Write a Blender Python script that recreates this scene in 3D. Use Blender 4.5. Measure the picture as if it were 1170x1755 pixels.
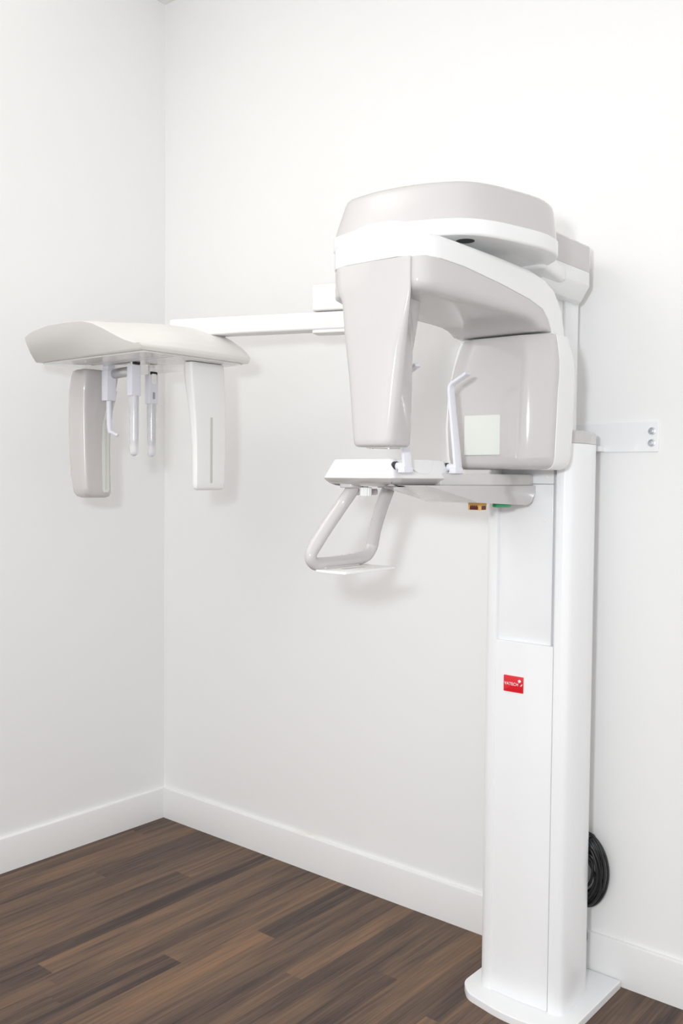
import bpy, bmesh, math, random
from mathutils import Vector, Matrix

for o in list(bpy.data.objects):
    bpy.data.objects.remove(o)
S = bpy.context.scene
C = S.collection
rnd = random.Random(7)

# ------------------------------------------------------------------ camera
YAW, PITCH, ROLL, FPX = 0.693773, 0.0380323, 0.0091209, 1602.28
CAM = Vector((2.85812, -2.35609, 1.35))
f = Vector((-math.sin(YAW) * math.cos(PITCH), math.cos(YAW) * math.cos(PITCH), -math.sin(PITCH)))
r0 = Vector((math.cos(YAW), math.sin(YAW), 0))
u0 = r0.cross(f)
r = r0 * math.cos(ROLL) + u0 * math.sin(ROLL)
u = u0 * math.cos(ROLL) - r0 * math.sin(ROLL)
cam = bpy.data.cameras.new('camera')
camo = bpy.data.objects.new('camera', cam)
C.objects.link(camo)
m = Matrix((r, u, -f)).transposed().to_4x4()
m.translation = CAM
camo.matrix_world = m
cam.sensor_fit = 'VERTICAL'
cam.sensor_height = 36.0
cam.lens = 36.0 * FPX / 1755.0
cam.clip_start = 0.02
S.camera = camo

# ------------------------------------------------------------------ world, lights, exposure
S.view_settings.view_transform = 'Standard'
S.view_settings.look = 'None'
S.view_settings.gamma = 1.0
S.view_settings.use_curve_mapping = False
S.view_settings.exposure = 0.06

W = bpy.data.worlds.new('room_ambient')
S.world = W
W.use_nodes = True
W.node_tree.nodes['Background'].inputs[0].default_value = (0.995, 0.995, 0.995, 1)
W.node_tree.nodes['Background'].inputs[1].default_value = 1.25


def area(name, loc, target, size, power, col, shape='DISK', size_y=None):
    l = bpy.data.lights.new(name, 'AREA')
    l.shape = shape
    l.size = size
    if size_y:
        l.size_y = size_y
    l.energy = power
    l.color = col
    o = bpy.data.objects.new(name, l)
    C.objects.link(o)
    o.location = loc
    o.rotation_euler = (Vector(target) - Vector(loc)).to_track_quat('-Z', 'Y').to_euler()
    return o


# flash held just left of and above the camera
area('camera_flash', (2.66, -2.48, 1.55), (1.0, 0.0, 1.25), 0.14, 21, (0.92, 0.965, 1.0))
# second flash head bounced off the ceiling
bf = area('bounce_flash', (0.6, -2.5, 1.75), (0.6, -2.3, 3.2), 0.5, 30, (1.0, 0.975, 0.935))
bf.data.spread = math.radians(110)


# ------------------------------------------------------------------ materials
def mat(name, col, rough=0.4, spec=0.5, coat=0.0, metal=0.0, trans=0.0, noise=0.0, nscale=40):
    M = bpy.data.materials.new(name)
    M.use_nodes = True
    nt = M.node_tree
    b = nt.nodes['Principled BSDF']
    b.inputs['Base Color'].default_value = (*col, 1)
    b.inputs['Roughness'].default_value = rough
    b.inputs['Specular IOR Level'].default_value = spec
    b.inputs['Metallic'].default_value = metal
    b.inputs['Coat Weight'].default_value = coat
    b.inputs['Coat Roughness'].default_value = 0.06
    b.inputs['Transmission Weight'].default_value = trans
    if noise:
        tc = nt.nodes.new('ShaderNodeTexCoord')
        nz = nt.nodes.new('ShaderNodeTexNoise')
        nz.inputs['Scale'].default_value = nscale
        nz.inputs['Detail'].default_value = 4
        bp = nt.nodes.new('ShaderNodeBump')
        bp.inputs['Strength'].default_value = noise
        bp.inputs['Distance'].default_value = 0.002
        nt.links.new(tc.outputs['Object'], nz.inputs['Vector'])
        nt.links.new(nz.outputs['Fac'], bp.inputs['Height'])
        nt.links.new(bp.outputs['Normal'], b.inputs['Normal'])
    return M


WHITE = mat('white_gloss_plastic', (0.79, 0.79, 0.79), 0.22, 0.5, 0.3)
WHITEM = mat('white_satin_plastic', (0.87, 0.865, 0.85), 0.45, 0.4)
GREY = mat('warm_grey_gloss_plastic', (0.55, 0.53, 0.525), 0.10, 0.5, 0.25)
GREYC = mat('cool_grey_gloss_plastic', (0.57, 0.54, 0.53), 0.2, 0.5, 0.5)
PAINT = mat('white_powder_coat', (0.86, 0.865, 0.875), 0.3, 0.45, 0.25)
CREAM = mat('cream_white_plastic', (0.79, 0.775, 0.75), 0.4, 0.45)
UNDER = mat('glossy_pale_underside', (0.70, 0.685, 0.66), 0.06, 0.6, 0.6)
STEEL = mat('brushed_steel', (0.62, 0.62, 0.62), 0.3, metal=1.0)
ZINC = mat('zinc_bolt', (0.60, 0.63, 0.66), 0.3, metal=0.9)
DARK = mat('black_plastic', (0.012, 0.012, 0.014), 0.45)
BLACKC = mat('black_cable_rubber', (0.02, 0.02, 0.022), 0.38, 0.5)
GREYWIRE = mat('grey_cable', (0.25, 0.25, 0.26), 0.5)
RED = mat('red_badge', (0.72, 0.008, 0.02), 0.25, 0.5, 0.3)
INK = mat('white_print', (0.88, 0.86, 0.86), 0.4)
PALE = mat('pale_green_window', (0.70, 0.715, 0.675), 0.35)
SLIT = mat('slit_groove', (0.60, 0.60, 0.54), 0.5)
LILAC = mat('lilac_soft_plastic', (0.76, 0.76, 0.82), 0.45, 0.4)
CLEAR = mat('clear_plastic_tube', (0.93, 0.93, 0.95), 0.08, 0.5, 0.3, 0, 0.45)
OVAL = mat('grey_oval_window', (0.36, 0.36, 0.37), 0.4)
LENS = mat('lilac_lens', (0.78, 0.79, 0.90), 0.2, 0.5, 0.4)
ORANGE = mat('orange_plastic', (0.84, 0.48, 0.12), 0.4)
MAROON = mat('dark_red_slot', (0.10, 0.012, 0.02), 0.4)
GREEN = mat('green_button', (0.02, 0.36, 0.14), 0.35)
LABELW = mat('label_paper', (0.80, 0.80, 0.84), 0.5)
YELLOW = mat('label_yellow', (0.80, 0.72, 0.30), 0.5)
TEXTG = mat('label_ink_grey', (0.50, 0.50, 0.56), 0.6)
TRIMW = mat('white_semi_gloss_trim', (0.84, 0.835, 0.83), 0.35, 0.5)
CEIL = mat('ceiling_paint', (0.85, 0.85, 0.84), 0.9, 0.2)


def wall_mat():
    M = mat('white_wall_paint', (0.87, 0.868, 0.862), 0.55, 0.3, noise=0.06, nscale=220)
    return M


def wall_stain_mat():
    """wall paint with one yellowish scuff just above the baseboard"""
    M = wall_mat()
    M.name = 'white_wall_paint_scuffed'
    nt = M.node_tree
    b = nt.nodes['Principled BSDF']
    tc = nt.nodes.new('ShaderNodeTexCoord')
    mp = nt.nodes.new('ShaderNodeMapping')
    mp.inputs['Location'].default_value = (-0.75 / 0.065, 0, -0.123 / 0.011)
    mp.inputs['Scale'].default_value = (1 / 0.065, 0.001, 1 / 0.011)
    ln = nt.nodes.new('ShaderNodeVectorMath')
    ln.operation = 'LENGTH'
    nz = nt.nodes.new('ShaderNodeTexNoise')
    nz.inputs['Scale'].default_value = 60
    mr = nt.nodes.new('ShaderNodeMapRange')
    mr.inputs['From Min'].default_value = 1.1
    mr.inputs['From Max'].default_value = 0.2
    ml = nt.nodes.new('ShaderNodeMath')
    ml.operation = 'MULTIPLY'
    mx = nt.nodes.new('ShaderNodeMix')
    mx.data_type = 'RGBA'
    mx.inputs['A'].default_value = (0.87, 0.868, 0.862, 1)
    mx.inputs['B'].default_value = (0.78, 0.74, 0.62, 1)
    L = nt.links.new
    L(tc.outputs['Object'], mp.inputs['Vector'])
    L(mp.outputs['Vector'], ln.inputs[0])
    L(ln.outputs['Value'], mr.inputs['Value'])
    L(tc.outputs['Object'], nz.inputs['Vector'])
    L(mr.outputs['Result'], ml.inputs[0])
    L(nz.outputs['Fac'], ml.inputs[1])
    L(ml.outputs['Value'], mx.inputs['Factor'])
    L(mx.outputs['Result'], b.inputs['Base Color'])
    return M


def floor_mat():
    M = mat('dark_walnut_planks', (0.1, 0.07, 0.05), 0.5, 0.28)
    nt = M.node_tree
    b = nt.nodes['Principled BSDF']
    L = nt.links.new
    N = nt.nodes.new
    at = N('ShaderNodeAttribute')
    at.attribute_name = 'plank_tone'
    tc = N('ShaderNodeTexCoord')
    off = N('ShaderNodeMath')
    off.operation = 'MULTIPLY'
    off.inputs[1].default_value = 37.0
    cmb = N('ShaderNodeCombineXYZ')
    L(at.outputs['Fac'], off.inputs[0])
    L(off.outputs[0], cmb.inputs['Y'])
    L(off.outputs[0], cmb.inputs['Z'])
    add = N('ShaderNodeVectorMath')
    L(tc.outputs['Object'], add.inputs[0])
    L(cmb.outputs[0], add.inputs[1])

    def grain(sx, sy, det, rough, dist=0.0):
        mp = N('ShaderNodeMapping')
        mp.inputs['Scale'].default_value = (sx, sy, 1)
        nz = N('ShaderNodeTexNoise')
        nz.inputs['Scale'].default_value = 1
        nz.inputs['Detail'].default_value = det
        nz.inputs['Roughness'].default_value = rough
        nz.inputs['Distortion'].default_value = dist
        L(add.outputs[0], mp.inputs['Vector'])
        L(mp.outputs[0], nz.inputs['Vector'])
        return nz.outputs['Fac']

    g1 = grain(34, 1.6, 5, 0.6, 0.8)
    g2 = grain(190, 5, 3, 0.6)
    g3 = grain(9, 1.1, 2, 0.5, 0.3)

    def mth(op, a, bb):
        n = N('ShaderNodeMath')
        n.operation = op
        for i, v in enumerate((a, bb)):
            if isinstance(v, (int, float)):
                n.inputs[i].default_value = v
            else:
                L(v, n.inputs[i])
        return n.outputs[0]

    t = mth('ADD', mth('MULTIPLY', at.outputs['Fac'], 0.38), mth('MULTIPLY', g1, 0.75))
    t = mth('ADD', t, mth('MULTIPLY', g2, 0.50))
    t = mth('ADD', t, mth('MULTIPLY', g3, 0.50))
    t = mth('SUBTRACT', t, 0.58)
    t = mth('ADD', mth('MULTIPLY', mth('SUBTRACT', t, 0.5), 1.45), 0.49)
    rp = N('ShaderNodeValToRGB')
    e = rp.color_ramp.elements
    e[0].position = 0.10
    e[0].color = (0.050, 0.034, 0.031, 1)
    e[1].position = 0.90
    e[1].color = (0.265, 0.148, 0.082, 1)
    k = e.new(0.38)
    k.color = (0.108, 0.070, 0.053, 1)
    k = e.new(0.62)
    k.color = (0.172, 0.106, 0.068, 1)
    L(t, rp.inputs['Fac'])
    L(rp.outputs['Color'], b.inputs['Base Color'])
    bp = N('ShaderNodeBump')
    bp.inputs['Strength'].default_value = 0.12
    bp.inputs['Distance'].default_value = 0.001
    L(g2, bp.inputs['Height'])
    L(bp.outputs['Normal'], b.inputs['Normal'])
    return M


# ------------------------------------------------------------------ mesh helpers
def finish(name, bm, material, parent=None, sharp=38, smooth=True):
    bmesh.ops.remove_doubles(bm, verts=bm.verts, dist=1e-6)
    bmesh.ops.recalc_face_normals(bm, faces=bm.faces)
    me = bpy.data.meshes.new(name)
    bm.to_mesh(me)
    bm.free()
    me.materials.append(material)
    if smooth:
        me.polygons.foreach_set('use_smooth', [True] * len(me.polygons))
        me.set_sharp_from_angle(angle=math.radians(sharp))
    o = bpy.data.objects.new(name, me)
    C.objects.link(o)
    if parent:
        o.parent = parent
    return o


def loft(bm, rings, closed=True, caps=True):
    V = [[bm.verts.new(p) for p in ring] for ring in rings]
    n = len(V[0])
    for a, b in zip(V[:-1], V[1:]):
        for i in range(n if closed else n - 1):
            j = (i + 1) % n
            bm.faces.new((a[i], a[j], b[j], b[i]))
    if caps:
        bm.faces.new(V[0][::-1])
        bm.faces.new(V[-1])
    return V


def fillet(pts, rad, seg=6):
    """round the corners of a closed 2D polygon; rad is a number or one per corner"""
    n = len(pts)
    out = []
    for i in range(n):
        p0, p1, p2 = Vector(pts[i - 1]), Vector(pts[i]), Vector(pts[(i + 1) % n])
        rr = rad[i] if isinstance(rad, (list, tuple)) else rad
        a, b = p0 - p1, p2 - p1
        la, lb = a.length, b.length
        if rr <= 0 or la < 1e-9 or lb < 1e-9:
            out.append(tuple(p1))
            continue
        a /= la
        b /= lb
        ang = math.acos(max(-1, min(1, a.dot(b))))
        if abs(math.pi - ang) < 1e-3:
            out.append(tuple(p1))
            continue
        d = min(rr / math.tan(ang / 2), la * 0.49, lb * 0.49)
        q0, q1 = p1 + a * d, p1 + b * d
        for k in range(seg + 1):
            t = k / seg
            out.append(tuple(q0 * (1 - t) ** 2 + p1 * 2 * t * (1 - t) + q1 * t * t))
    return out


def smooth_closed(pts, sub=5):
    n = len(pts)
    out = []
    for i in range(n):
        p = [Vector(pts[(i + k - 1) % n]) for k in range(4)]
        for k in range(sub):
            t = k / sub
            out.append(tuple(0.5 * ((2 * p[1]) + (p[2] - p[0]) * t + (2 * p[0] - 5 * p[1] + 4 * p[2] - p[3]) * t * t
                                    + (3 * p[1] - p[0] - 3 * p[2] + p[3]) * t ** 3)))
    return out


def smooth_open(pts, sub=6):
    P = [Vector(q) for q in pts]
    P = [2 * P[0] - P[1]] + P + [2 * P[-1] - P[-2]]
    out = []
    for i in range(1, len(P) - 2):
        p = P[i - 1:i + 3]
        for k in range(sub):
            t = k / sub
            out.append(0.5 * ((2 * p[1]) + (p[2] - p[0]) * t + (2 * p[0] - 5 * p[1] + 4 * p[2] - p[3]) * t * t
                              + (3 * p[1] - p[0] - 3 * p[2] + p[3]) * t ** 3))
    out.append(P[-2])
    return [tuple(q) for q in out]


def inset(pts, d):
    n = len(pts)
    A = sum(pts[i][0] * pts[(i + 1) % n][1] - pts[(i + 1) % n][0] * pts[i][1] for i in range(n))
    s = 1 if A > 0 else -1
    out = []
    for i in range(n):
        p0, p1, p2 = Vector(pts[i - 1]), Vector(pts[i]), Vector(pts[(i + 1) % n])
        e1, e2 = (p1 - p0), (p2 - p1)
        if e1.length < 1e-9:
            e1 = e2
        if e2.length < 1e-9:
            e2 = e1
        n1 = Vector((-e1.y, e1.x)).normalized() * s
        n2 = Vector((-e2.y, e2.x)).normalized() * s
        b = n1 + n2
        b = b.normalized() if b.length > 1e-6 else n1
        k = max(0.5, b.dot(n1))
        out.append(tuple(p1 + b * (d / k)))
    return out


XY = lambda a, b, c: (a, b, c)
YZX = lambda a, b, c: (c, a, b)      # profile in (y, z), extruded along x
XZY = lambda a, b, c: (a, c, b)      # profile in (x, z), extruded along y


def prism(bm, pts, c0, c1, r0=0.0, r1=0.0, axis=XY, steps=4):
    """extrude a 2D outline from c0 to c1 with rounded end edges r0 / r1"""
    sg = 1 if c1 > c0 else -1
    rings = []
    if r0 > 0:
        for k in range(steps + 1):
            a = math.pi / 2 * k / steps
            q = inset(pts, r0 * (1 - math.sin(a)))
            rings.append([axis(x, y, c0 + sg * r0 * (1 - math.cos(a))) for x, y in q])
    else:
        rings.append([axis(x, y, c0) for x, y in pts])
    if r1 > 0:
        for k in range(steps, -1, -1):
            a = math.pi / 2 * k / steps
            q = inset(pts, r1 * (1 - math.sin(a)))
            rings.append([axis(x, y, c1 - sg * r1 * (1 - math.cos(a))) for x, y in q])
    else:
        rings.append([axis(x, y, c1) for x, y in pts])
    loft(bm, rings)


def rect(x0, x1, y0, y1):
    return [(x0, y0), (x1, y0), (x1, y1), (x0, y1)]


def rbox(bm, x0, x1, y0, y1, z0, z1, rv=0.004, re=0.002, seg=4):
    """box with rounded vertical edges rv and rounded end edges re"""
    pts = fillet(rect(x0, x1, y0, y1), rv, seg) if rv > 0 else rect(x0, x1, y0, y1)
    prism(bm, pts, z0, z1, re, re)


def superel(cx, rx, cy, ry, n, z, N=64):
    out = []
    for i in range(N):
        t = 2 * math.pi * i / N
        c, s = math.cos(t), math.sin(t)
        out.append((cx + rx * math.copysign(abs(c) ** (2 / n), c), cy + ry * math.copysign(abs(s) ** (2 / n), s), z))
    return out


def tube(bm, path, rad, seg=16, caps=True, closed=False):
    P = [Vector(p) for p in path]
    n = len(P)
    rings = []
    up = None
    for i in range(n):
        if closed:
            t = (P[(i + 1) % n] - P[i - 1]).normalized()
        else:
            t = (P[min(i + 1, n - 1)] - P[max(i - 1, 0)]).normalized()
        if up is None:
            up = Vector((0, 0, 1)) if abs(t.z) < 0.9 else Vector((1, 0, 0))
        up = (up - t * up.dot(t)).normalized()
        sd = t.cross(up)
        rr = rad[i] if isinstance(rad, (list, tuple)) else rad
        ra, rb = rr if isinstance(rr, tuple) else (rr, rr)
        rings.append([P[i] + sd * (ra * math.cos(2 * math.pi * k / seg)) + up * (rb * math.sin(2 * math.pi * k / seg))
                      for k in range(seg)])
    if closed:
        rings.append(rings[0])
        loft(bm, rings, caps=False)
    else:
        loft(bm, rings, caps=caps)


def cyl(bm, p0, p1, rad, seg=24, bev=0.0):
    a, b = Vector(p0), Vector(p1)
    if bev:
        d = (b - a).normalized() * bev
        tube(bm, [a, a + d * 0.3, a + d, b - d, b - d * 0.3, b], [rad - bev, rad - bev * 0.3, rad, rad, rad - bev * 0.3, rad - bev], seg)
    else:
        tube(bm, [a, b], rad, seg)


def B():
    return bmesh.new()


def empty(name, loc, label, cat):
    o = bpy.data.objects.new(name, None)
    o.empty_display_size = 0.1
    C.objects.link(o)
    o.location = loc
    o['label'] = label
    o['category'] = cat
    return o


def struct(o, label=None):
    o['kind'] = 'structure'
    if label:
        o['label'] = label
    return o


# ------------------------------------------------------------------ the room
WY, WX, CZ = 0.014, -0.014, 3.152      # wall faces behind the baseboards, ceiling height
XR, YF = 5.4, -4.2


def quad(name, pts, material):
    bm = B()
    bm.faces.new([bm.verts.new(p) for p in pts])
    me = bpy.data.meshes.new(name)
    bm.to_mesh(me)
    bm.free()
    me.materials.append(material)
    o = bpy.data.objects.new(name, me)
    C.objects.link(o)
    return struct(o)


def slab(name, lo, hi, material, label):
    bm = B()
    rbox(bm, lo[0], hi[0], lo[1], hi[1], lo[2], hi[2], 0, 0)
    o = finish(name, bm, material, smooth=False)
    return struct(o, label)


slab('wall_back', (WX - 0.1, WY, -0.02), (XR, WY + 0.1, CZ + 0.05), wall_stain_mat(), 'white painted wall behind the x-ray machine')
slab('wall_left', (WX - 0.1, YF, -0.02), (WX, WY, CZ + 0.05), wall_mat(), 'white painted wall at the left of the corner')
slab('ceiling', (WX, YF, CZ), (XR, WY, CZ + 0.05), CEIL, 'white ceiling over the corner')


def baseboard(name, prof, axis, c0, c1, label):
    bm = B()
    prism(bm, prof, c0, c1, axis=axis)
    o = finish(name, bm, TRIMW, sharp=25)
    return struct(o, label)


H = 0.1185
pb = [(WY, 0), (0, 0), (0, H - 0.006), (0.0015, H - 0.0018), (0.005, H), (WY, H)]
baseboard('baseboard_back', pb, YZX, WX, XR, 'white baseboard along the back wall')
pl = [(WX, 0), (0, 0), (0, H - 0.006), (-0.0015, H - 0.0018), (-0.005, H), (WX, H)]
baseboard('baseboard_left', pl, XZY, YF, 0.0, 'white baseboard along the left wall')


def build_floor():
    edges = [-0.02, 0.021, 0.087, 0.147, 0.209, 0.287, 0.356, 0.425, 0.497, 0.552, 0.607, 0.680, 0.754, 0.828, 0.903,
             0.929, 1.003, 1.076, 1.150, 1.213, 1.277, 1.342, 1.408, 1.486, 1.563, 1.604, 1.68, 1.755, 1.83, 1.90, 1.975]
    while edges[-1] < XR:
        edges.append(edges[-1] + 0.074)
    known = {0.021: [(-0.163, .45, .18)], 0.209: [(-0.482, .62, .15)], 0.425: [(-0.296, .30, .55)],
             0.828: [(-0.680, .20, .72)], 0.929: [(-0.412, .70, .12)], 1.150: [(-0.527, .42, .80)],
             1.342: [(-0.359, .10, .60)], 1.563: [(-0.451, .66, .25)]}
    tone = {0.147: .55, 0.287: .38, 0.356: .55, 0.497: .50, 0.552: .22, 0.607: .78, 0.68: .60, 0.754: .35, 0.903: .62,
            1.003: .55, 1.076: .40, 1.213: .30, 1.277: .48, 1.408: .55, 1.486: .20, 1.604: .58}
    bm = B()
    lay = bm.faces.layers.float.new('plank_tone')
    for a, b in zip(edges[:-1], edges[1:]):
        if a in known:
            cuts = [c[0] for c in known[a]]
        else:
            cuts = [-rnd.uniform(0.9, 1.3)]
        ys = [WY]
        for c in cuts:
            ys.append(c)
        while ys[-1] > YF:
            ys.append(ys[-1] - rnd.uniform(0.55, 0.95))
        ys[-1] = YF
        for i, (y1, y0) in enumerate(zip(ys[:-1], ys[1:])):
            fc = bm.faces.new([bm.verts.new((x, y, 0)) for x, y in ((a, y0), (b, y0), (b, y1), (a, y1))])
            tv = tone.get(a, rnd.uniform(.2, .75))
            if a in known:
                if i == 0:
                    tv = known[a][0][2]
                elif i == 1:
                    tv = known[a][0][1]
            elif i > 0:
                tv = rnd.uniform(.15, .8)
            fc[lay] = tv
    # swap: front of joint uses entry [1], back of joint entry [2]
    me = bpy.data.meshes.new('floor')
    bm.to_mesh(me)
    bm.free()
    me.materials.append(floor_mat())
    o = bpy.data.objects.new('floor', me)
    C.objects.link(o)
    struct(o, 'dark walnut plank floor')


build_floor()

# ------------------------------------------------------------------ the x-ray machine
MX = 1.722
xm = empty('dental_xray_machine', (MX, -0.16, 0),
           'white and grey dental x-ray machine on a floor column with a long side arm', 'x-ray machine')
xm_inv = Matrix.Translation((-MX, 0.16, 0))


def part(name, bm, material, parent=None, sharp=38, label=None):
    """parts are modelled in room coordinates; children keep that through the parent's inverse"""
    o = finish(name, bm, material, None, sharp)
    o.parent = parent or xm
    o.matrix_parent_inverse = xm_inv
    if parent and parent is not xm:
        o.matrix_parent_inverse = Matrix.Identity(4)
    if label:
        o['label'] = label
    return o


# --- base plate
bm = B()
pts = fillet([(1.881, -0.004), (1.563, -0.004), (1.563, -0.275), (1.60, -0.318), (1.722, -0.345), (1.845, -0.332), (1.881, -0.30)],
             [0.004, 0.004, 0.05, 0.06, 0.3, 0.06, 0.03], 8)
prism(bm, pts, 0.0, 0.019, 0, 0.0025)
part('base_plate', bm, PAINT)

# --- fixed column: extrusion with an open channel in front
col_half = [(1.8345, -0.2595), (1.8405, -0.244), (1.8435, -0.215), (1.8425, -0.175), (1.8395, -0.150), (1.828, -0.105), (1.803, -0.058), (1.781, -0.031)]
right = [(1.801, -0.243), (1.801, -0.2655), (1.803, -0.2685), (1.8225, -0.2685)] + col_half
right_s = right[:3] + smooth_open(right[3:], 5)
left_s = [(2 * MX - x, y) for x, y in right_s][::-1]
left_s = [(x - 0.0015, y) for x, y in left_s]
cpts = right_s + left_s
bm = B()
prism(bm, cpts, 0.019, 1.436, 0, 0.001)
column = part('column', bm, PAINT, sharp=50)
outline_full = smooth_closed([(1.826, -0.268), (1.722, -0.2695), (1.618, -0.268)] +
                             [(2 * MX - x, y) for x, y in col_half] + col_half[::-1], 4)
bm = B()
prism(bm, inset([(x, y) for x, y in right_s], 0.0) + left_s, 1.4365, 1.468, 0, 0.009)
part('column_cap', bm, GREY, column, 40, 'glossy grey cap on the column top')
bm = B()
prism(bm, fillet([(1.6135, -0.240), (1.6135, -0.2655), (1.722, -0.2705), (1.7995, -0.2655), (1.7995, -0.240)], [0, .002, .3, .002, 0], 8),
      0.0195, 0.936, 0, 0.0025)
part('front_panel', bm, PAINT, column)
# label strip on the flank of the column
bm = B()
rbox(bm, 1.7935, 1.7965, -0.060, -0.040, 1.318, 1.426, 0, 0)
lab = part('label_strip', bm, LABELW, column, label='narrow printed label strip')
bm = B()
rbox(bm, 1.7962, 1.7972, -0.058, -0.043, 1.333, 1.349, 0, 0)
part('warning_mark', bm, YELLOW, column, label='small yellow warning mark')

# --- lifting column that slides inside the channel
bm = B()
rbox(bm, 1.6235, 1.7885, -0.2565, -0.236, 0.90, 1.335, 0.002, 0.001)
rbox(bm, 1.6235, 1.7885, -0.2562, -0.236, 1.336, 1.47, 0.002, 0.001)
rbox(bm, 1.640, 1.765, -0.2362, -0.115, 0.90, 1.50, 0.004, 0.001)
rbox(bm, 1.668, 1.742, -0.115, -0.038, 1.30, 1.86, 0.006, 0.001)
rbox(bm, 1.660, 1.735, -0.20, -0.113, 1.46, 1.86, 0.006, 0.001)
lift = part('lifting_column', bm, PAINT)
for x, z in ((1.631, 1.243), (1.765, 1.244), (1.768, 1.352)):
    bm = B()
    cyl(bm, (x, -0.255, z), (x, -0.2575, z), 0.0042, 20, 0.0006)
    part('screw_cap', bm, WHITEM, lift)

# --- red badge with lettering
bm = B()
prism(bm, fillet(rect(1.6665, 1.7225, 0.8085, 0.8495), 0.0015, 3), -0.2675, -0.2722, 0, 0.0012, XZY)
badge = part('badge', bm, RED, label='small red maker badge with white lettering')


def text_bm(body, height, width, x0, z0, y, depth):
    cu = bpy.data.curves.new('lettering', 'FONT')
    cu.body = body
    cu.size = 1.0
    cu.extrude = 0.02
    cu.offset = 0.012
    cu.space_character = 1.08
    o = bpy.data.objects.new('lettering', cu)
    C.objects.link(o)
    dg = bpy.context.evaluated_depsgraph_get()
    me = bpy.data.meshes.new_from_object(o.evaluated_get(dg))
    bpy.data.objects.remove(o)
    bm = B()
    bm.from_mesh(me)
    bpy.data.meshes.remove(me)
    xs = [v.co.x for v in bm.verts]
    ys = [v.co.y for v in bm.verts]
    for v in bm.verts:
        a = (v.co.x - min(xs)) / (max(xs) - min(xs))
        b = (v.co.y - min(ys)) / (max(ys) - min(ys))
        c = 1 if v.co.z > 0 else 0
        v.co = Vector((x0 + a * width, y - depth * c, z0 + b * height))
    return bm


bm = text_bm('VATECH', 0.0078, 0.0395, 1.6690, 0.8252, -0.2719, 0.0007)
part('lettering', bm, INK, badge, 180)
bm = B()
# emblem: a dotted ball over a small curved leaf
cx, cz = 1.7120, 0.8380
ring = [(cx + 0.0042 * math.cos(a), cz + 0.0042 * math.sin(a)) for a in [2 * math.pi * k / 20 for k in range(20)]]
ring = [p for p in ring if not (p[0] > cx + 0.001 and p[1] < cz - 0.0015)]
prism(bm, ring, -0.2719, -0.2726, 0, 0, XZY)
leaf = fillet([(1.7128, 0.8252), (1.7188, 0.8270), (1.7205, 0.8325), (1.7172, 0.8305), (1.7155, 0.8275)], 0.001, 3)
prism(bm, leaf, -0.2719, -0.2726, 0, 0, XZY)
part('emblem', bm, INK, badge, 180)

# --- overhead unit: grey hood on a white band, with a rear block over the column
hood = [(1.503, -0.66), (1.505, -0.752), (1.530, -0.787), (1.600, -0.800), (1.66, -0.802), (1.725, -0.794), (1.785, -0.774),
        (1.836, -0.742), (1.868, -0.690), (1.888, -0.62), (1.902, -0.545), (1.897, -0.475), (1.872, -0.425),
        (1.82, -0.375), (1.775, -0.30), (1.668, -0.30), (1.60, -0.39), (1.545, -0.47), (1.512, -0.56)]
hood_o = smooth_closed(hood, 6)
bm = B()
rings = []
for z, d in ((1.8705, 0.003), (1.90, 0.006), (1.935, 0.0105), (1.943, 0.013), (1.9475, 0.017), (1.949, 0.024)):
    q = inset(hood_o, d)
    tilt = lambda x, y: 0.0
    rings.append([(x + 0.022 * (z - 1.8705) / 0.078 * max(0.0, min(1.0, (1.66 - x) / 0.13)), y, z) for x, y in q])
loft(bm, rings)
hoodp = part('overhead_hood', bm, GREY, sharp=50, label='glossy warm grey hood over the white band')
bm = B()
prism(bm, hood_o, 1.8370, 1.8700, 0.006, 0.0012)
band = part('overhead_band', bm, WHITE, sharp=45, label='white band under the grey hood')
bm = B()
cyl(bm, (1.806, -0.700, 1.8365), (1.806, -0.700, 1.8430), 0.019, 32)
part('cable_hole', bm, DARK, band, label='dark cable hole in the underside')
# lens crescent at the front
bm = B()
top = smooth_open([(1.560, 1.8695), (1.60, 1.8750), (1.645, 1.8782), (1.69, 1.8768), (1.722, 1.8712)], 6)
rings = []
front = [q for q in hood_o]


def front_y(x):
    best = None
    n = len(hood_o)
    for i in range(n):
        a, b = hood_o[i], hood_o[(i + 1) % n]
        if (a[0] - x) * (b[0] - x) <= 0 and abs(a[0] - b[0]) > 1e-9:
            y = a[1] + (b[1] - a[1]) * (x - a[0]) / (b[0] - a[0])
            if best is None or y < best:
                best = y
    return best if best is not None else -0.78


for x, zt in top:
    y = front_y(x)
    rings.append([(x, y + 0.012, 1.8685), (x, y - 0.0006, 1.8685), (x, y - 0.0004, (zt + 1.8685) / 2), (x, y + 0.0022, zt), (x, y + 0.012, zt)])
loft(bm, rings)
part('indicator_lens', bm, LENS, hoodp, 50, 'pale lilac crescent lens')
# rear block
rb = fillet([(1.650, -0.34), (1.650, -0.033), (1.748, -0.033), (1.794, -0.085), (1.794, -0.34)], [0.01, 0.012, 0.03, 0.03, 0.01], 6)
bm = B()
prism(bm, rb, 1.8785, 1.9475, 0.0008, 0.008)
part('rear_hood', bm, GREY, label='grey rear hood above the column')
bm = B()
rings = []
for z, k in ((1.808, 0.62), (1.8095, 0.66), (1.842, 0.985), (1.846, 1.0), (1.878, 1.0)):
    rings.append([(1.716 + (x - 1.716) * k, -0.045 + (y + 0.045) * (1 - (1 - k) * 0.5), z) for x, y in rb])
loft(bm, rings)
rbp = part('rear_housing', bm, WHITE, sharp=35)
bm = B()
prism(bm, fillet([(1.648, -0.23), (1.60, -0.42), (1.84, -0.42), (1.80, -0.23)], 0.02, 6), 1.8300, 1.8620, 0.010, 0.002)
part('neck', bm, WHITE, rbp)

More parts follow.
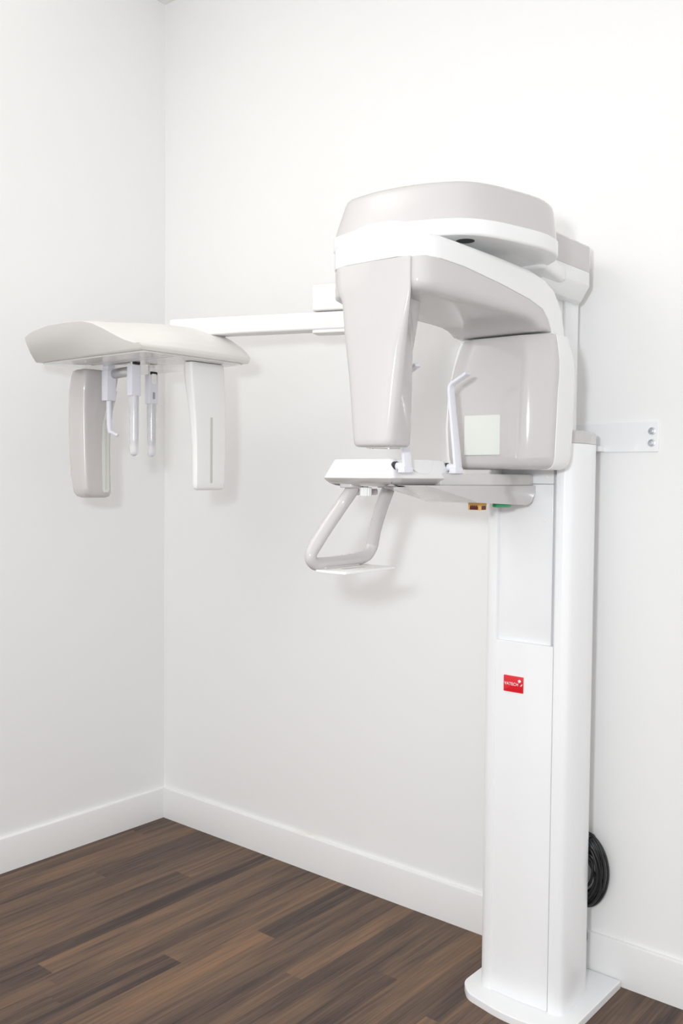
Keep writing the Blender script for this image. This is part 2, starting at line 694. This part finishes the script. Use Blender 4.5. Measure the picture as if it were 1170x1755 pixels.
# --- rotating C-arm: white band that wraps over the top and turns down at the rear
up_c = [(-0.909, 1.812), (-0.904, 1.8135), (-0.895, 1.814), (-0.876, 1.814), (-0.845, 1.814), (-0.766, 1.814), (-0.62, 1.813),
        (-0.50, 1.810), (-0.430, 1.801), (-0.382, 1.784), (-0.342, 1.745), (-0.326, 1.700), (-0.322, 1.681)]
lo_c = [(-0.909, 1.770), (-0.904, 1.7685), (-0.895, 1.768), (-0.876, 1.768), (-0.845, 1.769), (-0.766, 1.768), (-0.62, 1.757),
        (-0.50, 1.744), (-0.436, 1.731), (-0.410, 1.712), (-0.397, 1.695), (-0.391, 1.686), (-0.390, 1.681)]
wid = [(1.660, 1.786), (1.635, 1.806), (1.619, 1.822), (1.604, 1.839), (1.600, 1.846)] + [(1.599, 1.847)] * 8


def ring_xs(up, lo, xl, xr, rr, seg=4):
    """rounded rectangle between the two profile points across the width"""
    U, Lw = Vector((0, up[0], up[1])), Vector((0, lo[0], lo[1]))
    d = (Lw - U)
    h = d.length
    d /= h
    pts = fillet([(xl, 0), (xr, 0), (xr, h), (xl, h)], rr, seg)
    return [tuple(Vector((x, 0, 0)) + U + d * t) for x, t in pts]


bm = B()
loft(bm, [ring_xs(a, b, w[0], w[1], [0.012, 0.012, 0.002, 0.002]) for a, b, w in zip(up_c, lo_c, wid)])
arm = part('rotating_arm', bm, WHITE, sharp=45, label='white band of the rotating arm')
# grey underside of the arm
bm = B()
st = [(-0.901, 1.640, 1.812, 1.768, 1.722), (-0.896, 1.625, 1.826, 1.769, 1.712), (-0.884, 1.612, 1.837, 1.770, 1.706), (-0.860, 1.604, 1.843, 1.770, 1.704),
      (-0.766, 1.602, 1.8445, 1.770, 1.7025), (-0.62, 1.602, 1.8445, 1.760, 1.7035), (-0.54, 1.602, 1.8445, 1.750, 1.704), (-0.49, 1.602, 1.8445, 1.744, 1.702),
      (-0.462, 1.602, 1.8445, 1.738, 1.697), (-0.447, 1.602, 1.8445, 1.735, 1.690), (-0.436, 1.602, 1.8445, 1.732, 1.684), (-0.412, 1.602, 1.8445, 1.715, 1.684), (-0.394, 1.602, 1.8445, 1.692, 1.684)]
rings = []
for y, xl, xr, zt, zb in st:
    h = zt - zb
    rr = min(0.06, h * 0.9) * min(1.0, 0.35 + (y + 0.901) / 0.30)
    pts = fillet([(xl, zt), (xr, zt), (xr, zb), (xl, zb)], [0.002, 0.002, rr, rr * 0.5], 8)
    rings.append([(x, y, z) for x, z in pts])
loft(bm, rings)
part('arm_underside', bm, GREY, arm, 40, 'glossy grey underside of the arm')

# --- tube head at the front of the arm
TH = [(1.768, 1.632, 1.8195, 1.739), (1.735, 1.634, 1.8195, 1.739), (1.722, 1.6365, 1.8195, 1.740), (1.713, 1.640, 1.8195, 1.741), (1.705, 1.645, 1.819, 1.743),
      (1.698, 1.648, 1.818, 1.7445), (1.685, 1.6495, 1.8165, 1.748), (1.66, 1.6505, 1.8135, 1.750), (1.63, 1.653, 1.808, 1.751), (1.60, 1.6565, 1.802, 1.752),
      (1.55, 1.6625, 1.7935, 1.7525), (1.50, 1.670, 1.786, 1.7525), (1.45, 1.6765, 1.7785, 1.7525), (1.424, 1.680, 1.775, 1.7515), (1.415, 1.682, 1.7735, 1.750),
      (1.4105, 1.685, 1.7705, 1.747), (1.4085, 1.690, 1.766, 1.742)]
bm = B()
rings = []
for z, xl, xr, xb in TH:
    d = {1.415: 0.0008, 1.4105: 0.003, 1.4085: 0.007}.get(z, 0)
    k = max(0.0, min(1.0, (1.70 - z) / 0.15))
    fl, fr = 0.022 + 0.012 * k, 0.006 + 0.026 * k
    xl -= 0.009
    rings.append([(x, y, z) for x, y in fillet([(xl, -0.9075 + d), ((xl + xr) / 2, -0.9115 + d), (xr, -0.9075 + d), (xb, -0.803 - d), (xl + 0.014, -0.803 - d)],
                                               [fl, 0.2, fr, 0.02, 0.02], 8)])
loft(bm, rings)
tubeh = part('tube_head', bm, GREY, sharp=60, label='tall glossy grey tube head at the front of the arm')
bm = B()
prism(bm, fillet([(1.696, -0.892), (1.758, -0.892), (1.738, -0.820), (1.706, -0.820)], 0.014, 6), 1.4065, 1.4095, 0.001, 0)
part('bottom_cover', bm, WHITEM, tubeh)
for x in (1.705, 1.748):
    bm = B()
    cyl(bm, (x, -0.878, 1.4074), (x, -0.878, 1.4052), 0.004, 16)
    part('screw', bm, STEEL, tubeh)
# gusset behind the head under the arm
bm = B()
rings = []
for z, xr in ((1.706, 1.761), (1.69, 1.758), (1.66, 1.753), (1.63, 1.7475), (1.606, 1.742)):
    rings.append([(x, y, z) for x, y in fillet([(1.66, -0.86), (xr + 0.012, -0.86), (xr, -0.791), (1.66, -0.791)], 0.003, 3)])
loft(bm, rings)
part('gusset', bm, GREY, tubeh)

# --- sensor head at the rear of the arm
zs = [1.6785, 1.672, 1.66, 1.64, 1.62, 1.59, 1.55, 1.51, 1.47, 1.43, 1.40, 1.385, 1.376, 1.371, 1.3695]
def interp(tab, z):
    tab = sorted(tab)
    if z <= tab[0][0]:
        return tab[0][1]
    for (a, va), (b, vb) in zip(tab[:-1], tab[1:]):
        if z <= b:
            t = (z - a) / (b - a)
            t = t * t * (3 - 2 * t) if False else t
            return va + (vb - va) * t
    return tab[-1][1]
XL = [(1.682, 1.617), (1.66, 1.607), (1.622, 1.594), (1.59, 1.586), (1.55, 1.580), (1.478, 1.576), (1.40, 1.581), (1.37, 1.584)]
XR_ = [(1.682, 1.857), (1.66, 1.861), (1.623, 1.865), (1.59, 1.865), (1.555, 1.863), (1.469, 1.862), (1.377, 1.859)]
bm = B()
rings = []
for z in zs:
    xl, xr = interp(XL, z), interp(XR_, z)
    d = {1.385: .0015, 1.376: .006, 1.371: .013, 1.3695: .022}.get(z, 0)
    d2 = .004 if z > 1.678 else 0
    fy = -0.440 + 0.006 * abs((z - 1.5) / 0.17) ** 2
    pts = fillet([(xl + d, -0.370), (xl + d, fy + 0.022 + d), (xl + 0.05, fy + d + d2), (xr - 0.06, fy - 0.002 + d + d2), (xr - d, fy + 0.032 + d), (xr - d, -0.370)],
                 [0.002, 0.03, 0.06, 0.06, 0.03, 0.002], 6)
    rings.append([(x, y, z) for x, y in pts])
loft(bm, rings)
sens = part('sensor_head', bm, GREY, sharp=50, label='rounded glossy grey sensor head with a pale square window')
bm = B()
YB = [(1.682, -0.326), (1.66, -0.318), (1.627, -0.302), (1.59, -0.297), (1.53, -0.295), (1.45, -0.298), (1.383, -0.304)]
rings = []
for z in zs:
    xl, xr = interp(XL, z) - 0.017, interp(XR_, z) + 0.001
    d = {1.385: .0015, 1.376: .006, 1.371: .013, 1.3695: .022}.get(z, 0)
    yb = interp(YB, z)
    yf = interp([(1.682, -0.392), (1.60, -0.387), (1.50, -0.392), (1.37, -0.394)], z)
    pts = fillet([(xl + d, yf), (xr - d, yf), (xr - d, yb - d), (xl + d, yb - d)], [0.004, 0.0015, 0.02, 0.03], 6)
    rings.append([(x, y, z) for x, y in pts])
loft(bm, rings)
part('back_shell', bm, WHITE, sens, 50, 'white rear shell')
bm = B()
prism(bm, fillet(rect(1.6465, 1.7435, 1.4035, 1.4975), 0.002, 3), -0.4300, -0.4425, 0, 0.0008, XZY)
part('sensor_window', bm, PALE, sens, label='pale greenish square window')

# --- lower support arm from the lifting column to the chin rest
prof_lo = [(-0.735, 1.3312), (-0.70, 1.3265), (-0.575, 1.3030), (-0.548, 1.297), (-0.530, 1.293), (-0.421, 1.2885), (-0.300, 1.2835), (-0.276, 1.290), (-0.258, 1.313),
           (-0.2575, 1.3318), (-0.60, 1.3322), (-0.735, 1.3325)]
bm = B()
prism(bm, fillet(prof_lo, [0, 0, .02, .01, .01, .03, .012, .01, .004, 0, 0, 0], 4), 1.60, 1.74, 0.0005, 0.0005, YZX)
sarm = part('support_arm', bm, GREY, sharp=35, label='grey support arm between column and chin rest')
bm = B()
prism(bm, fillet([(1.60, -0.2575), (1.60, -0.60), (1.686, -0.60), (1.7385, -0.46), (1.7385, -0.285), (1.733, -0.2575)], [0, .01, .004, .08, .012, .003], 6), 1.3328, 1.3590, 0, 0.0025)
part('arm_top_cover', bm, GREY, sarm, 35)
# orange light window and green button on the underside
bm = B()
rbox(bm, 1.672, 1.706, -0.462, -0.432, 1.2735, 1.2920, 0.002, 0.001)
orp = part('orange_window', bm, ORANGE, sarm, label='small orange housing under the arm')
bm = B()
rbox(bm, 1.678, 1.700, -0.4632, -0.4600, 1.2745, 1.2822, 0, 0)
for k in range(4):
    rbox(bm, 1.6795 + k * 0.005, 1.6825 + k * 0.005, -0.4636, -0.4600, 1.2822, 1.2845, 0, 0)
rbox(bm, 1.7052, 1.7066, -0.456, -0.438, 1.2745, 1.2835, 0, 0)
part('light_slot', bm, MAROON, sarm, label='dark red slot of the orange housing')
bm = B()
pts = [(1.712 + 0.018 * math.cos(a), -0.372 + 0.034 * math.sin(a)) for a in [2 * math.pi * k / 28 for k in range(28)]]
prism(bm, pts, 1.2880, 1.2795, 0, 0.003)
part('green_button', bm, GREEN, sarm, label='flat green button under the arm')

# --- chin rest tray
X0 = 1.690
tray_lo = [(1.474, -0.764), (X0 - 0.002, -0.784), (X0, -0.556), (1.474, -0.556)]
tray_hi = [(1.494, -0.752), (X0 - 0.016, -0.768), (X0 - 0.012, -0.570), (1.494, -0.570)]
bm = B()
rr = [0.02, 0.012, 0.012, 0.02]
rings = []
for t in (0, .15, .5, .9):
    q = [(a[0] * (1 - t) + b[0] * t, a[1] * (1 - t) + b[1] * t) for a, b in zip(tray_lo, tray_hi)]
    rings.append([(x, y, 1.3475 + 0.0405 * t) for x, y in fillet(q, rr, 6)])
hi = fillet(tray_hi, rr, 6)
rings.append([(x, y, 1.3865) for x, y in inset(hi, -0.0002)])
rings.append([(x, y, 1.3880) for x, y in inset(hi, 0.0015)])
rings.append([(x, y, 1.3888) for x, y in inset(hi, 0.005)])
loft(bm, rings)
tray = part('chin_rest', bm, WHITE, sharp=40)
bm = B()
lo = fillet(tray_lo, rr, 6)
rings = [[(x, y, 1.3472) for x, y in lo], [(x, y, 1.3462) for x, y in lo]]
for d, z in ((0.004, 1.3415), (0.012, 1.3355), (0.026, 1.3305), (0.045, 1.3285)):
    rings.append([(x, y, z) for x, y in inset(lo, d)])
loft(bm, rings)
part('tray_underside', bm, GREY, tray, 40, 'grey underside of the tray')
# scooped chin recess in the tray's front face
bm = B()
rings = []
cy_, cz_ = -0.668, 1.3895
for k in range(7):
    fr = k / 6
    rr_ = 0.050 * (1 - fr * 0.30)
    dep = 0.0006 - 0.0 * fr + 0.0012 * math.sin(fr * math.pi * .5)
    ring = []
    for i in range(25):
        a = math.pi + math.pi * i / 24
        y = cy_ + rr_ * math.cos(a)
        z = cz_ + rr_ * 0.62 * math.sin(a)
        ring.append((X0 - 0.0005 - (z - 1.3475) / 0.0405 * 0.0125 + dep, y, z - 0.0015))
    rings.append(ring)
V = loft(bm, rings, closed=False, caps=False)
bm.faces.new(V[-1])
part('chin_recess', bm, WHITE, tray, 60)
# temple supports
for y in (-0.757, -0.562):
    bm = B()
    cyl(bm, (X0 - 0.022, y - 0.002, 1.3725), (X0 + 0.014, y - 0.002, 1.3725), 0.0085, 20, 0.001)
    path = [(1.7075, 1.360), (1.7065, 1.3725), (1.702, 1.41), (1.6945, 1.47), (1.6855, 1.546), (1.686, 1.556), (1.692, 1.563), (1.730, 1.583)]
    hw = [0.0125, 0.0135, 0.0130, 0.012, 0.0108, 0.0105, 0.0105, 0.0105]
    th = 0.0032
    rings = []
    for i, (x, z) in enumerate(path):
        a = Vector(path[max(i - 1, 0)])
        b = Vector(path[min(i + 1, len(path) - 1)])
        t = (b - a).normalized()
        nx, nz = t.y, -t.x
        ring2 = fillet([(-hw[i], -th), (hw[i], -th), (hw[i], th), (-hw[i], th)], 0.0014, 2)
        rings.append([(x + nx * q[1], y + q[0], z + nz * q[1]) for q in ring2])
    loft(bm, rings)
    rbox(bm, 1.694, 1.7105, y - 0.0165, y + 0.0165, 1.3585, 1.3635 + 0.008, 0.002, 0.002)
    ts = part('temple_support', bm, LILAC, tray, 40, 'pale lilac temple support blade')
    bm = B()
    a0 = X0 - 0.009
    cyl(bm, (a0 - 0.012, y - 0.003, 1.3725), (a0 + 0.0008, y - 0.003, 1.3725), 0.0104, 24)
    part('pivot_hole', bm, DARK, tray, label='dark pivot hole')

# --- patient hand grip under the chin rest
hp = [(1.535, -0.728, 1.336), (1.53, -0.724, 1.320), (1.511, -0.730, 1.291), (1.490, -0.764, 1.235), (1.4765, -0.792, 1.188), (1.475, -0.799, 1.170), (1.475, -0.793, 1.158),
      (1.475, -0.773, 1.152), (1.475, -0.705, 1.152), (1.475, -0.635, 1.155), (1.475, -0.597, 1.163), (1.475, -0.578, 1.182), (1.479, -0.578, 1.200), (1.490, -0.583, 1.229), (1.511, -0.588, 1.277), (1.53, -0.588, 1.320), (1.535, -0.588, 1.336)]
path = smooth_open(hp, 5)
rad = []
for q in path:
    z = q[2]
    k = max(0, min(1, (z - 1.150) / 0.05))
    rad.append((0.0155, 0.0115 + 0.004 * k))
bm = B()
tube(bm, path, rad, 20)
grip = part('hand_grip', bm, GREY, sharp=60, label='looped grey hand grip under the chin rest')
# brackets where the legs meet the tray
for ya, yb in ((-0.752, -0.700), (-0.614, -0.560)):
    bm = B()
    rbox(bm, 1.514, 1.552, ya, yb, 1.3245, 1.336, 0.01, 0.003)
    part('grip_socket', bm, GREY, grip)
bm = B()
hole = fillet(rect(1.503, 1.528, -0.745, -0.665), 0.006, 4)
prism(bm, fillet(rect(1.478, 1.566, -0.789, -0.603), 0.006, 4), 1.1355, 1.1415, 0.001, 0.001)
plate = part('grip_plate', bm, WHITEM, grip, label='thin pale plate fixed under the grip')
bm = B()
prism(bm, fillet(rect(1.515, 1.530, -0.745, -0.665), 0.006, 4), 1.1405, 1.1419, 0, 0)
part('plate_slot', bm, SLIT, grip, label='dark slot in the plate')
bm = B()
rbox(bm, 1.463, 1.490, -0.765, -0.640, 1.1415, 1.1455, 0.004, 0.001)
part('grip_pad', bm, GREYC, grip)
# locking knob
bm = B()
rbox(bm, 1.528, 1.542, -0.718, -0.640, 1.308, 1.322, 0.006, 0.004)
part('lock_lever', bm, GREY, grip)
bm = B()
pts = []
for k in range(36):
    a = 2 * math.pi * k / 36
    rr_ = 0.0128 + (0.0008 if k % 3 else -0.0008)
    pts.append((1.556 + rr_ * math.cos(a), -0.706 + rr_ * math.sin(a)))
prism(bm, pts, 1.306, 1.326, 0.0015, 0.0015)
cyl(bm, (1.556, -0.706, 1.325), (1.556, -0.706, 1.336), 0.006, 16)
part('lock_knob', bm, WHITEM, grip, 30, 'small white ribbed knob')

# --- arm that carries the head-film unit (hidden start behind the overhead unit)
P1, P0 = Vector((1.30, -0.262, 0)), Vector((0.655, -0.505, 0))
dirv = (P0 - P1).normalized()
nrm = Vector((-dirv.y, dirv.x, 0))


def along(s, w):
    q = P1 + dirv * s + nrm * w
    return (q.x, q.y)


bm = B()
Ln = (P0 - P1).length
prism(bm, fillet([along(0, -0.03), along(Ln, -0.03), along(Ln, 0.03), along(0, 0.03)], 0.012, 6), 1.762, 1.8125, 0.006, 0.006)
carm = part('side_arm', bm, WHITEM, label='long white side arm carrying the head support board')
bm = B()
prism(bm, fillet([along(0.0, -0.040), along(0.232, -0.040), along(0.232, 0.035), along(0.0, 0.035)], 0.012, 6), 1.8150, 1.888, 0.004, 0.006)
part('pivot_block', bm, WHITEM, carm)
bm = B()
prism(bm, fillet([along(0.02, -0.028), along(0.235, -0.028), along(0.235, 0.028), along(0.02, 0.028)], 0.012, 6), 1.7530, 1.762, 0.003, 0)
part('hinge_plate', bm, WHITEM, carm)
bm = B()
prism(bm, fillet([(1.70, -0.16), (1.24, -0.225), (1.24, -0.30), (1.70, -0.25)], 0.02, 6), 1.825, 1.886, 0.008, 0.008)
part('carrier_beam', bm, WHITE, carm)

# --- head support board
prof_n = [(0.356, 1.6815), (0.362, 1.712), (0.372, 1.742), (0.382, 1.7530), (0.405, 1.7590), (0.450, 1.7660), (0.519, 1.7720), (0.614, 1.7715), (0.680, 1.7690), (0.718, 1.7610), (0.750, 1.7460),
          (0.783, 1.7275), (0.815, 1.7120), (0.845, 1.7030), (0.8625, 1.6975), (0.8635, 1.6900), (0.858, 1.6815)]
prof_f = [(0.356, 1.6815), (0.362, 1.712), (0.372, 1.742), (0.382, 1.7530), (0.405, 1.7590), (0.450, 1.7660), (0.519, 1.7720), (0.614, 1.7715), (0.700, 1.7690), (0.745, 1.7640), (0.780, 1.7570),
          (0.812, 1.7470), (0.838, 1.7330), (0.856, 1.7150), (0.8645, 1.6990), (0.8635, 1.6900), (0.858, 1.6815)]
Y0, Y1 = -0.800, -0.386
bm = B()
rings = []
n = 26
zc = 1.6815
for i in range(n + 1):
    t = 0.5 - 0.5 * math.cos(math.pi * i / n)
    w = min(1.0, t * 2.2)
    w = w * w * (3 - 2 * w)
    cr = math.sin(min(1.0, t / 0.8) * math.pi / 2)
    end = 1.0 if t < 0.88 else math.sqrt(max(0.0, 1 - ((t - 0.88) / 0.13) ** 2))
    pr = [(a[0] + (b[0] - a[0]) * w, a[1] + (b[1] - a[1]) * w) for a, b in zip(prof_n, prof_f)]
    pr = fillet(pr, [0.003, .02, .01, .01, .02, .03, .05, .05, .04, .04, .04, .04, .04, .03, .008, .004, .002], 3)
    ring = []
    for x, z in pr:
        sh = max(0.0, min(1.0, (0.865 - x) / 0.12))
        hgt = (z - zc) * (1 + 0.24 * cr * sh)
        top = max(0.018, hgt * (0.55 + 0.45 * end)) if hgt > 0.018 else hgt
        near = max(0.0, 1 - t / 0.10)
        far = max(0.0, (t - 0.88) / 0.12)
        y = Y0 + (Y1 - Y0) * t + near * (0.018 - 0.066 * hgt / 0.09) - far * 0.012 * max(0, 0.4 - hgt / 0.09)
        round_top = near ** 3 * 0.005 if hgt > 0.02 else 0.0
        ring.append((x, y, zc + top - round_top))
    rings.append(ring)
loft(bm, rings)
board = part('head_support_board', bm, CREAM, sharp=55, label='long white board with a swept top carrying two hanging x-ray units')
bm = B()
rbox(bm, 0.366, 0.852, -0.772, -0.400, 1.6765, 1.6816, 0.02, 0.002)
part('board_underside', bm, UNDER, board, label='glossy underside of the board')
for y in (-0.690, -0.665):
    bm = B()
    rbox(bm, 0.47, 0.845, y - 0.0012, y + 0.0012, 1.6755, 1.6770, 0, 0)
    part('rail_groove', bm, GREYC, board)


def hanging(name, stations, xs, material, label, slit, slit_x, strip=None):
    """vertical unit lofted from (z, y_near, y_far, x_back, x_front)"""
    bm = B()
    rings = []
    for z, ya, yb, xa, xb in stations:
        rr = min(0.020, (xb - xa) * 0.48)
        rings.append([(x, y, z) for x, y in fillet([(xa, ya), (xb, ya), (xb, yb), (xa, yb)], [rr, rr * xs, rr * xs, rr], 6)])
    loft(bm, rings)
    return part(name, bm, material, sharp=50, label=label)


# white unit nearer to the machine; its slit faces the machine
WS = [(1.6755, -0.566, -0.448, 0.775, 0.808), (1.6735, -0.571, -0.444, 0.772, 0.811), (1.66, -0.573, -0.4415, 0.770, 0.813), (1.62, -0.570, -0.440, 0.772, 0.813), (1.56, -0.562, -0.436, 0.778, 0.813),
      (1.50, -0.556, -0.435, 0.783, 0.813), (1.44, -0.552, -0.436, 0.787, 0.813), (1.38, -0.551, -0.438, 0.789, 0.813), (1.33, -0.551, -0.441, 0.790, 0.813), (1.315, -0.550, -0.442, 0.791, 0.812),
      (1.309, -0.546, -0.446, 0.793, 0.810), (1.3065, -0.540, -0.452, 0.796, 0.806)]
wu = hanging('collimator_unit', WS, 0.45, WHITEM, 'white hanging unit with a vertical slit', None, None)
bm = B()
prism(bm, fillet(rect(-0.4990, -0.4900, 1.3265, 1.519), 0.004, 4), 0.8095, 0.8134, 0, 0.0003, YZX)
part('slit', bm, SLIT, wu, label='narrow vertical slit')

# grey unit at the far end; slit strip faces the white unit
GS = [(1.6700, -0.660, -0.545, 0.372, 0.434), (1.666, -0.667, -0.540, 0.366, 0.438), (1.65, -0.672, -0.539, 0.362, 0.440), (1.60, -0.672, -0.545, 0.350, 0.434), (1.55, -0.670, -0.552, 0.345, 0.430),
      (1.49, -0.668, -0.558, 0.343, 0.428), (1.42, -0.666, -0.560, 0.343, 0.428), (1.35, -0.664, -0.560, 0.348, 0.429), (1.31, -0.662, -0.559, 0.354, 0.430), (1.292, -0.660, -0.559, 0.358, 0.430), (1.281, -0.653, -0.562, 0.366, 0.426), (1.277, -0.643, -0.570, 0.376, 0.418)]
gu = hanging('detector_unit', GS, 0.9, GREYC, 'grey hanging unit with a pale strip', None, None)
bm = B()
path = [(1.610, -0.5600, -0.5480, .4365), (1.58, -0.5720, -0.5520, .4345), (1.54, -0.5880, -0.5640, .4322), (1.50, -0.5960, -0.5710, .4302), (1.44, -0.598, -0.5735, .4300), (1.36, -0.598, -0.5735, .4308), (1.300, -0.598, -0.5735, .4318), (1.294, -0.594, -0.578, .4315)]
rings = []
for z, ya, yb, x in path:
    rings.append([(x - 0.010, ya, z), (x, ya, z), (x, yb, z), (x - 0.010, yb, z)])
loft(bm, rings)
st = part('pale_strip', bm, PALE, gu, label='pale strip around the slit')
bm = B()
rbox(bm, 0.425, 0.4326, -0.5885, -0.5840, 1.302, 1.520, 0, 0)
part('slit', bm, SLIT, gu, label='narrow vertical slit')

# ear rods and nasion support hanging at the middle of the board
def ear_rod(x, y, ztop, zmid, zbot, win):
    bm = B()
    w = 0.0170
    rbox(bm, x - 0.011, x + 0.011, y - w, y + w, zmid, ztop, 0.002, 0.002)
    h = part('ear_rod', bm, LILAC, None, 40, 'ear rod with a white holder and a clear tip')
    bm = B()
    cyl(bm, (x, y, ztop - 0.002), (x, y, 1.6775), 0.010, 20)
    part('pivot', bm, WHITEM, h)
    bm = B()
    cyl(bm, (x + 0.008, y - 0.009, ztop + 0.0035), (x + 0.008, y + 0.012, ztop + 0.0035), 0.0055, 14)
    part('clamp_screw', bm, DARK, h, label='dark clamp screw')
    bm = B()
    pts = [(x, y, zmid + 0.001), (x, y, zmid - 0.05), (x, y, zbot + 0.05), (x, y, zbot + 0.014), (x, y, zbot + 0.008), (x, y, zbot + 0.003), (x, y, zbot)]
    tube(bm, pts, [0.0145, 0.0140, 0.0130, 0.0125, 0.0115, 0.0085, 0.003], 24)
    part('rod_tip', bm, CLEAR, h, 60, 'clear plastic rod tip')
    bm = B()
    cyl(bm, (x, y, zmid), (x, y, zbot + 0.035), 0.0088, 20)
    part('rod_core', bm, LILAC, h)
    if win:
        bm = B()
        prism(bm, fillet([(y - 0.0045, zmid + 0.014), (y + 0.0045, zmid + 0.014), (y + 0.0045, zmid + 0.036), (y - 0.0045, zmid + 0.036)], 0.0044, 5), x + 0.0105, x + 0.0116, 0, 0.0003, YZX)
        part('window', bm, OVAL, h, label='small grey oval window')
        bm = B()
        prism(bm, fillet([(y - 0.0085, ztop - 0.030), (y + 0.0085, ztop - 0.030), (y + 0.0085, ztop + 0.002), (y - 0.0085, ztop + 0.002)], [0.008, 0.008, 0.001, 0.001], 5), x + 0.0105, x + 0.0135, 0, 0.001, YZX)
        part('catch', bm, WHITEM, h)
    return h


ear_rod(0.640, -0.640, 1.6700, 1.579, 1.404, False)
ear_rod(0.567, -0.517, 1.6560, 1.5665, 1.405, True)
bm = B()
rbox(bm, 0.474, 0.502, -0.633, -0.600, 1.573, 1.664, 0.002, 0.002)
rbox(bm, 0.476, 0.500, -0.630, -0.603, 1.660, 1.6775, 0.002, 0.001)
ns = part('nasion_support', bm, LILAC, None, 40, 'white holder with a thin hooked rod')
bm = B()
tube(bm, smooth_open([(0.488, -0.617, 1.575), (0.489, -0.617, 1.53), (0.492, -0.617, 1.486), (0.498, -0.615, 1.478), (0.520, -0.607, 1.468)], 4), [(.0075, .0075)] * 8 + [(.0066, .0066)] * 4 + [(.0055, .0055)] * 5, 16)
part('hook_rod', bm, LILAC, ns)
bm = B()
cyl(bm, (0.500, -0.604, 1.655), (0.628, -0.628, 1.655), 0.0150, 24, 0.001)
part('steel_spindle', bm, STEEL, ns, label='brushed steel spindle')

# ------------------------------------------------------------------ wall bracket with bolts
bm = B()
prism(bm, fillet(rect(1.50, 1.945, 1.4205, 1.4975), 0.003, 3), WY, WY - 0.006, 0, 0.0015, XZY)
rbox(bm, 1.62, 1.80, -0.030, WY - 0.004, 1.4225, 1.4360, 0.002, 0.001)
wb = finish('wall_bracket', bm, PAINT)
wb['label'] = 'white steel bracket strip bolted to the back wall beside the column'
wb['category'] = 'bracket'
for z in (1.4738, 1.4432):
    bm = B()
    cyl(bm, (1.928, WY - 0.0055, z), (1.928, WY - 0.0075, z), 0.0098, 28, 0.0008)
    hexp = [(1.928 + 0.0066 * math.cos(math.pi / 3 * k + .3), z + 0.0066 * math.sin(math.pi / 3 * k + .3)) for k in range(6)]
    prism(bm, hexp, WY - 0.0072, WY - 0.0125, 0, 0.0012, XZY)
    o = finish('bolt', bm, ZINC, wb, 30)
    o['label'] = 'zinc bolt'

# ------------------------------------------------------------------ coiled power cable behind the column
bm = B()
cr = random.Random(3)
loops = [(0.104, 0.060, 0.0, 0.000, 0.0), (0.100, 0.056, 0.004, -0.006, .1), (0.092, 0.046, -0.004, -0.012, -.1), (0.088, 0.044, -0.006, 0.000, .12), (0.084, 0.043, 0.002, -0.006, .0), (0.080, 0.040, -0.008, -0.013, .2),
         (0.076, 0.041, -0.004, 0.002, -.15), (0.072, 0.038, -0.010, -0.008, .1), (0.067, 0.036, -0.002, -0.004, -.1), (0.062, 0.034, -0.012, -0.012, .2), (0.056, 0.031, -0.006, 0.001, .0), (0.050, 0.028, -0.010, -0.007, -.2), (0.044, 0.025, -0.004, -0.011, .1),
         (0.094, 0.050, -0.002, 0.004, .05), (0.070, 0.040, 0.0, -0.015, -.05)]
allp = []
for h, w, dz, dy, tw in loops:
    n = 30
    ph = cr.uniform(0, 6)
    for k in range(n):
        a = 2 * math.pi * k / n + math.pi / 2
        rr_ = 1 + 0.03 * math.sin(2 * a + ph)
        x = 1.775 + w * 1.04 * math.cos(a) * rr_ + tw * 0.04 * math.sin(a)
        z = 0.292 + dz + h * math.sin(a) * rr_
        y = -0.006 + dy * 0.75 + 0.002 * math.sin(3 * a + ph)
        allp.append((x, y, z))
tube(bm, smooth_open(allp, 2), 0.0036, 8)
cab = finish('power_cable', bm, BLACKC)
cab['label'] = 'black power cable coiled in loops behind the machine column'
cab['category'] = 'cable'

bm = B()
tube(bm, smooth_open([(1.770, -0.010, 0.30), (1.772, -0.012, 0.20), (1.783, -0.012, 0.135), (1.786, -0.013, 0.105), (1.776, -0.013, 0.07), (1.766, -0.014, 0.0225)], 5), 0.0028, 8)
o = finish('thin_wire', bm, GREYWIRE)
o['label'] = 'thin grey wire dropping behind the column to the base plate'
o['category'] = 'wire'
